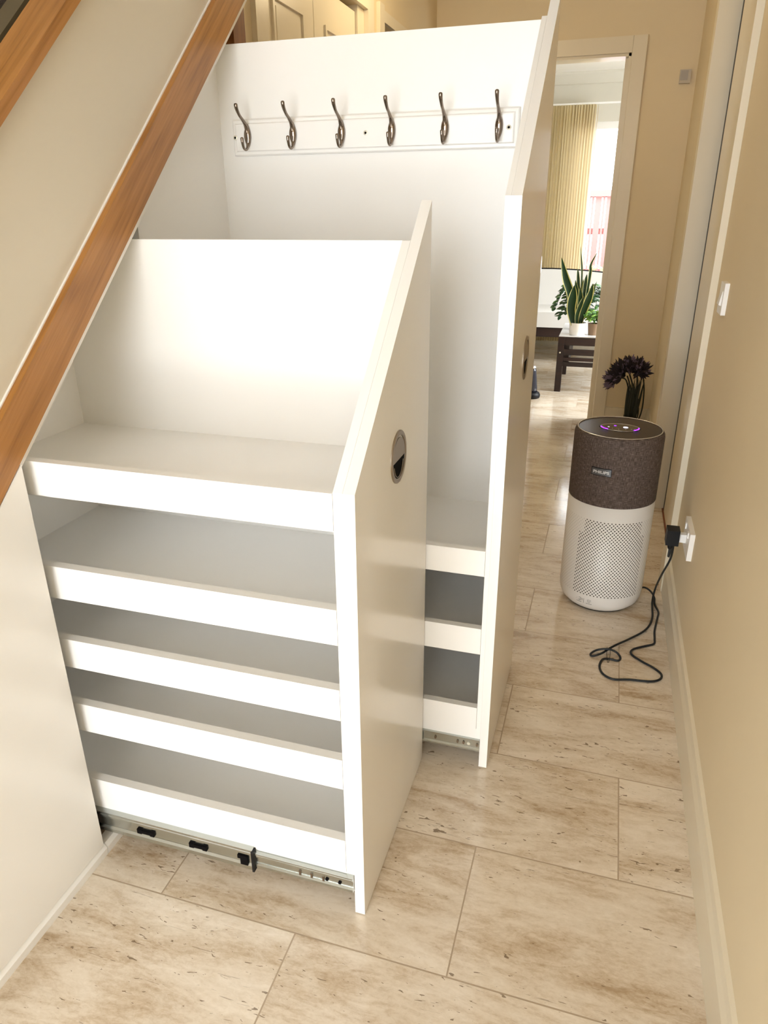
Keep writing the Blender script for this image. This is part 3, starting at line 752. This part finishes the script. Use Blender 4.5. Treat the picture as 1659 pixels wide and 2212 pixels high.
def flower_thing(name, base, stempx, headpx, hr, label, n=26, dirv=None, lilac=0.3, grp='wilted flowers in the glass vase'):
    root = empty(name, base, label, 'flower', grp)
    pts = [Vector(base)] + [at(VY, *p) for p in stempx]
    for i, p in enumerate(pts): p.y = VY + random.uniform(-0.012, 0.012)
    put('stem', tube(new(), catmull(pts, 6), 0.0042, 8), m_stem, root, smooth=True)
    hc = at(VY, *headpx); bm = new(); dv = (Vector(dirv) if dirv else Vector((-0.5, -0.1, 0.6))).normalized()
    for k in range(n):
        r = Vector((random.gauss(0, 1), random.gauss(0, 1), random.gauss(0, 1))).normalized()
        d = (dv*0.9 + r*0.85).normalized()
        a = hc + d*hr*0.12; b = hc + d*hr*random.uniform(0.75, 1.1)
        nr = Vector((random.uniform(-1, 1), -1, random.uniform(-0.5, 0.5))).normalized()
        tube(bm, [pts[-1]*0.0+hc, a], 0.0012, 5)
        mi = 1 if random.random() < lilac else 0
        for j in range(3):
            e = b + Vector((random.uniform(-1, 1), random.uniform(-1, 1), random.uniform(-1, 1)))*hr*0.22
            blade(bm, a+(b-a)*0.25, e, hr*0.11, nr, hr*0.06, mi)
    put('flower_head', bm, None, root, mats=[m_petald, m_petal])
    return root
FL = [
 ((VX-0.014, VY, 0.02), [(1358, 895), (1358, 850), (1352, 820), (1338, 816)], (1328, 820), 0.066, 'lilac drooping flower head leaning furthest left over the purifier', 60, (-1, -0.2, -0.05), 0.75),
 ((VX-0.006, VY, 0.02), [(1366, 895), (1362, 840), (1355, 812)], (1349, 808), 0.088, 'dark dried flower head in the middle left of the bunch', 90, (-0.6, -0.1, 0.35), 0.12),
 ((VX+0.002, VY, 0.02), [(1372, 895), (1368, 840), (1360, 808)], (1362, 802), 0.086, 'dark dried flower head at the top of the bunch', 90, (-0.15, -0.1, 0.55), 0.18),
 ((VX+0.010, VY, 0.02), [(1378, 895), (1376, 840), (1377, 806)], (1377, 804), 0.080, 'faded flower head at the upper right of the bunch', 70, (0.1, -0.2, 0.35), 0.3),
 ((VX+0.018, VY, 0.02), [(1384, 895), (1391, 845), (1389, 808), (1388, 790)], (1384, 790), 0.050, 'bent dried flower at the right edge of the bunch', 26, (0.0, -0.1, -0.7), 0.3),
]
for f in FL: flower_thing('dried_flower', *f[:4], f[4], f[5], f[6], f[7])
bm = new()
for k in range(18):
    px = 1357 + 2.0*k; b0 = Vector((VX-0.020+0.0022*k, VY+random.uniform(-0.01, 0.01), 0.03))
    a = at(VY+random.uniform(-0.015, 0.015), px+random.uniform(-2, 2), random.uniform(815, 835))
    mid = (b0+a)/2 + Vector((random.uniform(-0.004, 0.004), 0, 0))
    blade(bm, b0, a, 0.008, Vector((random.uniform(-0.4, 0.4), -1, 0)).normalized(), 0.01, 0, 8)
o = put('dried_leaf_bunch', bm, m_stem, loc=(VX, VY, 0.0)); tag(o, 'bunch of dark dried strap leaves standing in the glass vase', 'leaves', None); o['kind'] = 'stuff'

# ------------------------------------------------------------------ living room
RY1 = 7.75
bm = new()
WX0, WX1, WZ0, WZ1 = -0.55, 0.95, 0.60, 2.05
box(bm, -3.2, WX0, RY1, RY1+0.2, 0, CH); box(bm, WX1, 1.6, RY1, RY1+0.2, 0, CH); box(bm, WX0, WX1, RY1, RY1+0.2, 0, WZ0); box(bm, WX0, WX1, RY1, RY1+0.2, WZ1, CH)
struct(put('wall_living_far', bm, m_wallwhite))
bm = new()  # unseen side opening, made for the added fill light
box(bm, 1.5, 1.6, YE+0.12, 5.05, 0, CH); box(bm, 1.5, 1.6, 6.45, RY1, 0, CH); box(bm, 1.5, 1.6, 5.05, 6.45, 0, 0.5); box(bm, 1.5, 1.6, 5.05, 6.45, 2.2, CH)
struct(put('wall_living_right', bm, m_wallwhite))
struct(put('wall_living_left', bx(-3.2, -3.1, YE+0.12, RY1, 0, CH), m_wallwhite))
bm = new(); box(bm, -3.2, -1.25, YE, YE+0.12, 0, CH); box(bm, XR, 1.6, YE, YE+0.12, 0, CH)
struct(put('wall_living_near', bm, m_wallwhite))
# coving and rail
struct(put('trim_9', prism(new(), [(RY1, 2.36), (RY1-0.02, 2.36), (RY1-0.09, 2.43), (RY1-0.09, CH), (RY1, CH)], -3.1, 1.5), m_wallwhite))
# window
bm = new(); fw = 0.06
box(bm, WX0, WX0+fw, RY1+0.02, RY1+0.09, WZ0, WZ1); box(bm, WX1-fw, WX1, RY1+0.02, RY1+0.09, WZ0, WZ1)
box(bm, WX0+fw, WX1-fw, RY1+0.02, RY1+0.09, WZ1-fw, WZ1); box(bm, WX0+fw, WX1-fw, RY1+0.02, RY1+0.09, WZ0, WZ0+fw)
win = struct(put('window_1', bm, m_upvc, bev=0.004))
put('window_pane', bx(WX0+fw, WX1-fw, RY1+0.05, RY1+0.056, WZ0+fw, WZ1-fw), m_glass, win)
put('window_sill', bx(WX0-0.05, WX1+0.05, RY1-0.10, RY1+0.0, WZ0-0.03, WZ0), m_upvc, win, bev=0.005)

# vertical blind, drawn to the left
VB = empty('vertical_blind', (-1.2, 7.6, 2.2), 'cream vertical blind drawn to the left of the living room window', 'blind')
put('headrail', bx(-1.75, 0.75, 7.58, 7.61, 2.176, 2.19), m_upvc, VB, bev=0.003)
ns = 56
for k in range(ns):
    x = -1.72 + k*(1.405/(ns-1)); a = math.radians(62 + 6*math.sin(k*1.7))
    dx, dy = 0.044*math.cos(a), 0.044*math.sin(a)
    bm = new(); t = 0.0006
    sl = []
    for i in range(7):
        u = -1+2*i/6; c = 0.006*(1-u*u)
        sl.append((x+dx*u - c*math.sin(a), 7.595+dy*u + c*math.cos(a)))
    lo = [bm.verts.new((p[0], p[1], 0.06)) for p in sl]; hi = [bm.verts.new((p[0], p[1], 2.175)) for p in sl]
    for i in range(6): bm.faces.new((lo[i], lo[i+1], hi[i+1], hi[i]))
    put('blind_slat', bm, m_blind, VB, smooth=True)
bm = new(); tube(bm, [(-0.30, 7.56, 2.17), (-0.298, 7.56, 0.9)], 0.003, 6); put('pull_cord', bm, m_upvc, VB)

# garden beyond the window
struct(put('ground', bx(-9, 9, RY1+0.2, 18, -0.15, 0.0), m_stone))
FN = empty('garden_fence', (-0.3, 9.6, 0), 'red stained timber slat fence seen through the living room window', 'fence')
FY = 9.6
for k in range(-8, 11):
    x = -0.30 + k*0.128
    put('fence_slat', bx(x, x+0.070, FY, FY+0.02, 0.02, 1.48), m_fence, FN)
    put('fence_slat', bx(x+0.088, x+0.110, FY, FY+0.02, 0.02, 1.48), m_fence, FN)
for z in (0.55, 1.02, 1.43): put('fence_rail', bx(-1.3, 1.1, FY+0.02, FY+0.05, z, z+0.07), m_fence, FN)
for z in (1.44,): put('fence_cap', bx(-1.3, 1.1, FY-0.03, FY+0.0, z, z+0.07), m_fence, FN)
bm = new()
for k in range(70):
    c = Vector((random.uniform(-0.9, 0.6), random.uniform(9.10, 9.30), random.uniform(0.40, 0.66)))
    for j in range(5):
        e = c + Vector((random.uniform(-1, 1), random.uniform(-0.6, 0.6), random.uniform(0.2, 1)))*0.11
        blade(bm, c, e, 0.012, Vector((0, -1, 0.3)).normalized(), 0.01)
o = put('garden_shrub', bm, mat('pale garden foliage', (0.62, 0.55, 0.38), 0.9), loc=(-0.2, 9.2, 0)); tag(o, 'pale low foliage at the foot of the red garden fence', 'shrub')
bm = bx(-1.2, 0.8, 9.0, 9.4, 0.0, 0.38)
o = put('garden_planter', bm, m_stone, loc=(-0.2, 9.2, 0), bev=0.01); tag(o, 'pale raised planter in front of the red garden fence', 'planter')

# sofa: dark timber frame, white seat and back
SF = empty('sofa', (-0.9, 7.1, 0), 'white cushioned daybed sofa with dark wooden frame below the living room window', 'sofa')
put('frame_rail', bx(-1.9, 0.35, 6.72, 6.76, 0.235, 0.320), m_dark, SF, bev=0.004)
put('frame_rail', bx(-1.9, 0.35, 7.36, 7.40, 0.235, 0.320), m_dark, SF, bev=0.004)
for x in (-1.88, -0.86, 0.29): 
    for y in (6.725, 7.345): put('leg', bx(x, x+0.055, y, y+0.05, 0.0, 0.31), m_dark, SF, bev=0.003)
put('seat_cushion', bx(-1.88, 0.33, 6.70, 7.30, 0.322, 0.455), m_sofa, SF, bev=0.035, seg=4)
bm = new()
# back with curved top
N = 20; prof = []
for i in range(N+1):
    x = -1.88 + 2.21*i/N; prof.append((x, 0.745 + 0.035*math.sin(PI*min(1, max(0, (x+1.2)/1.2)))**1))
prism(bm, [(-1.88, 0.40)] + [(0.33, 0.40)] + prof[::-1], 7.28, 7.40, 'y')
put('back_cushion', bm, m_sofa, SF, bev=0.01)
bm = new(); tube(bm, [(x, 7.29, z+0.004) for x, z in prof], 0.007, 8)
put('piping', bm, m_black, SF)

# timber table with plants
TB = empty('plant_table', (-0.1, 5.95, 0), 'dark wooden slatted bench table holding the potted plants in the living room', 'table')
tx0, tx1, ty0, ty1, tz = -0.345, 0.30, 5.60, 6.30, 0.417
for x in (tx0, tx1-0.05):
    for y in (ty0, ty1-0.045): 
        put('leg', bx(x, x+0.046, y, y+0.045, 0, tz), m_dark, TB, bev=0.003)
for y, zz in ((ty0+0.008, ((0.355, 0.414), (0.282, 0.325), (0.238, 0.262), (0.196, 0.228))), (ty1-0.03, ((0.355, 0.414), (0.282, 0.325)))):
    for a, b in zz: put('slat', bx(tx0+0.046, tx1-0.05, y, y+0.022, a, b), m_dark, TB, bev=0.002)
for x in (tx0+0.01, tx1-0.04): put('side_rail', bx(x, x+0.025, ty0+0.045, ty1-0.045, 0.355, 0.414), m_dark, TB, bev=0.002)
put('bottom_slat', bx(tx0+0.055, tx0+0.085, ty0+0.03, ty1-0.05, 0.20, 0.355), m_dark, TB)
put('table_top', bx(tx0+0.002, tx1, ty0+0.006, ty1, tz, tz+0.006), m_greytray, TB, bev=0.001)
b = new(); lathe(b, [(0.006, 0), (0.006, 0.002), (0.003, 0.003)], 0, 0, 16); bmesh.ops.rotate(b, cent=(0, 0, 0), matrix=Matrix.Rotation(PI/2, 3, 'X'), verts=b.verts[:]); bmesh.ops.translate(b, vec=(tx0+0.02, ty0, 0.30), verts=b.verts[:])
put('bolt', b, m_screw, TB)
TZ = tz+0.0065
def pot(parent, x, y, r0, r1, h, m, rimt=0.004):
    put('pot', lathe(new(), [(r0, TZ), (r1, TZ+h), (r1-rimt, TZ+h), (r1-rimt-0.002, TZ+h-0.015), (0.001, TZ+h-0.016)], x, y, 40, False), m, parent, smooth=False)
    put('soil', lathe(new(), [(r1-rimt-0.003, TZ+h-0.016), (r1-rimt-0.003, TZ+h-0.010)], x, y, 24), m_soil, parent)
p1 = at(5.70, 1246, 722); P1x = p1.x
SP = empty('snake_plant', (P1x, 5.70, TZ), 'tall variegated snake plant in white pot, nearest on the dark table', 'plant')
pot(SP, P1x, 5.70, 0.056, 0.062, 0.090, m_pot)
def snake_leaf(parent, pxs, w, y0, y1, flip=1):
    """pxs: px points base->tip ; w half width"""
    P = [at(y0+(y1-y0)*i/(len(pxs)-1), *p) for i, p in enumerate(pxs)]
    C = catmull(P, 6); n = len(C); bm = new(); rows = []
    for i, c in enumerate(C):
        t = i/(n-1); tg = (C[min(i+1, n-1)]-C[max(i-1, 0)]).normalized()
        side = tg.cross(Vector((0.25*flip, -1, 0.0))).normalized(); up = side.cross(tg)
        ww = w*(0.45+0.55*math.sin(PI*min(1, t*0.75+0.1)))*(1-max(0, (t-0.55)/0.45)**1.8)+0.0004
        rows.append([bm.verts.new(c + side*ww*s - up*ww*0.35*(1-s*s)) for s in (-1, -0.78, 0, 0.78, 1)])
    for a, b in zip(rows, rows[1:]):
        for k in range(4):
            f = bm.faces.new((a[k], a[k+1], b[k+1], b[k])); f.material_index = 1 if k in (0, 3) else 0
    bmesh.ops.solidify(bm, geom=bm.faces[:], thickness=0.0015)
    put('leaf', bm, None, parent, smooth=True, mats=[m_green, m_margin])
for pxs, w, ya, yb in [
    ([(1236, 702), (1233, 640), (1222, 600), (1213, 556)], 0.030, 5.69, 5.72),
    ([(1240, 702), (1234, 670), (1238, 640), (1241, 616)], 0.036, 5.66, 5.64),
    ([(1242, 702), (1243, 660), (1245, 630), (1243, 605)], 0.022, 5.70, 5.72),
    ([(1248, 700), (1250, 650), (1249, 600), (1248, 580)], 0.013, 5.72, 5.76),
    ([(1252, 700), (1262, 670), (1274, 640), (1281, 612)], 0.028, 5.68, 5.64),
    ([(1249, 702), (1252, 670), (1254, 640), (1253, 620)], 0.020, 5.68, 5.68),
    ([(1246, 704), (1247, 680), (1256, 655), (1261, 640)], 0.017, 5.66, 5.64),
    ([(1254, 700), (1260, 650), (1265, 610), (1268, 592)], 0.016, 5.71, 5.75),
    ([(1257, 700), (1267, 640), (1275, 590), (1277, 570), (1293, 541)], 0.011, 5.72, 5.76),
    ([(1252, 700), (1255, 640), (1257, 590), (1256, 560), (1254, 532)], 0.0065, 5.72, 5.76),
    ([(1256, 690), (1259, 640), (1260, 602)], 0.013, 5.72, 5.74),
    ([(1262, 690), (1278, 640), (1289, 608)], 0.010, 5.73, 5.78)]:
    snake_leaf(SP, pxs, w, ya, yb)
# bushy plants
def leafy(name, x, y, potargs, label, spread, n, cols, leafw, h0, droop):
    root = empty(name, (x, y, TZ), label, 'plant'); pot(root, x, y, *potargs)
    top = TZ+potargs[2]-0.01
    for s in range(n):
        a = 2*PI*s/n + random.uniform(-0.3, 0.3); L_ = spread*random.uniform(0.7, 1.1); hh = h0*random.uniform(0.6, 1.1)
        dx, dy = math.cos(a), math.sin(a)*0.8
        pts = catmull([(x, y, top), (x+dx*L_*0.25, y+dy*L_*0.25, top+hh*0.7), (x+dx*L_*0.65, y+dy*L_*0.65, top+hh), (x+dx*L_, y+dy*L_, top+hh-droop)], 4)
        bm = new(); tube(bm, pts, 0.0014, 5)
        for i in range(3, len(pts)):
            for sd in (-1, 1):
                d = Vector((-dy*sd, dx*sd, -0.5+random.uniform(-0.3, 0.5))) + Vector((dx, dy, 0))*0.8
                d.normalize(); blade(bm, pts[i], pts[i]+d*leafw*4.2*random.uniform(0.8, 1.2), leafw, Vector((0.1, -0.5, 1)).normalized(), 0.004, random.choice((0, 0, 1)))
        put('frond', bm, None, root, mats=cols)
    return root
leafy('trailing_plant', -0.215, 5.97, (0.048, 0.058, 0.125, m_pot), 'bushy dark green plant in taller white pot behind the snake plant', 0.24, 20, [m_green, m_green2], 0.013, 0.21, 0.15)
leafy('small_plant', -0.100, 5.72, (0.036, 0.045, 0.085, m_potb), 'small light green plant in brown pot at the doorway edge', 0.09, 9, [m_lime, m_green2], 0.011, 0.10, 0.02)

# vacuum cleaner
vc = atz(0, 1152, 868)
VC = empty('vacuum_cleaner', (vc.x, 5.30, 0), 'black tapering stick vacuum cleaner with red neck, half hidden behind the tall unit front', 'vacuum cleaner')
bx0 = vc.x - 0.035
bm = new(); lathe(bm, [(0.050, 0.0), (0.066, 0.004), (0.070, 0.020), (0.062, 0.038), (0.052, 0.045)], bx0, 5.36, 32); put('foot', bm, m_black, VC, smooth=True)
bm = new(); lathe(bm, [(0.050, 0.044), (0.046, 0.08), (0.032, 0.200), (0.028, 0.222)], bx0-0.003, 5.36, 32); put('body', bm, mat('navy black gloss', (0.015, 0.017, 0.03), 0.15), VC, smooth=True)
put('collar', lathe(new(), [(0.030, 0.222), (0.029, 0.230), (0.022, 0.236)], bx0-0.003, 5.36, 32), m_silver, VC, smooth=True)
put('neck', lathe(new(), [(0.012, 0.234), (0.008, 0.27), (0.007, 0.33)], bx0-0.006, 5.36, 24), m_red, VC, smooth=True)
put('handle', lathe(new(), [(0.0072, 0.33), (0.009, 0.345), (0.009, 0.86), (0.015, 0.90), (0.013, 1.0)], bx0-0.006, 5.36, 24), m_silver, VC, smooth=True)

# ------------------------------------------------------------------ light
W = bpy.data.worlds.new('World'); S.world = W; W.use_nodes = True
bg = W.node_tree.nodes['Background']; bg.inputs['Color'].default_value = (0.93, 0.97, 1.0, 1); bg.inputs['Strength'].default_value = 2.6
def area(name, loc, size, power, col, aim, spread=PI):
    l = bpy.data.lights.new(name, 'AREA'); l.shape = 'RECTANGLE'; l.size, l.size_y = size; l.energy = power; l.color = col; l.spread = spread
    o = bpy.data.objects.new(name, l); COL.objects.link(o); o.location = loc
    o.rotation_euler = Vector(aim).to_track_quat('-Z', 'Y').to_euler(); return o
# added fill strips in the unseen front door's opening, standing in for daylight
area('front_low_fill', (-0.72, FWY-0.06, 0.26), (1.2, 0.42), 8.0, (0.93, 0.98, 1.0), (0, 1, 0))
area('front_high_fill', (-0.25, FWY-0.06, 2.18), (0.9, 0.30), 0.8, (1.0, 0.86, 0.60), (0, 1, -0.3))
# daylight through the living room window, plus an added side fill
pw = area('window_portal', (0.20, RY1+0.12, 1.33), (1.5, 1.4), 1, (1, 1, 1), (0, -1, 0)); pw.data.cycles.is_portal = True
area('living_side_fill', (1.7, 5.75, 1.4), (1.3, 1.5), 17, (0.95, 0.98, 1.0), (-1, 0, -0.75), 2.0)  # added fill, no window modelled here
# warm fill light added under the hall ceiling
l = bpy.data.lights.new('hall_fill', 'POINT'); l.energy = 4.0; l.color = (1.0, 0.80, 0.50); l.shadow_soft_size = 0.15
o = bpy.data.objects.new('hall_fill', l); COL.objects.link(o); o.location = (-0.75, 3.25, 2.25)

S.cycles.diffuse_bounces = 8; S.cycles.max_bounces = 14
S.view_settings.view_transform = 'Standard'; S.view_settings.look = 'None'; S.view_settings.gamma = 1.0
S.view_settings.use_curve_mapping = False
S.view_settings.exposure = 1.5
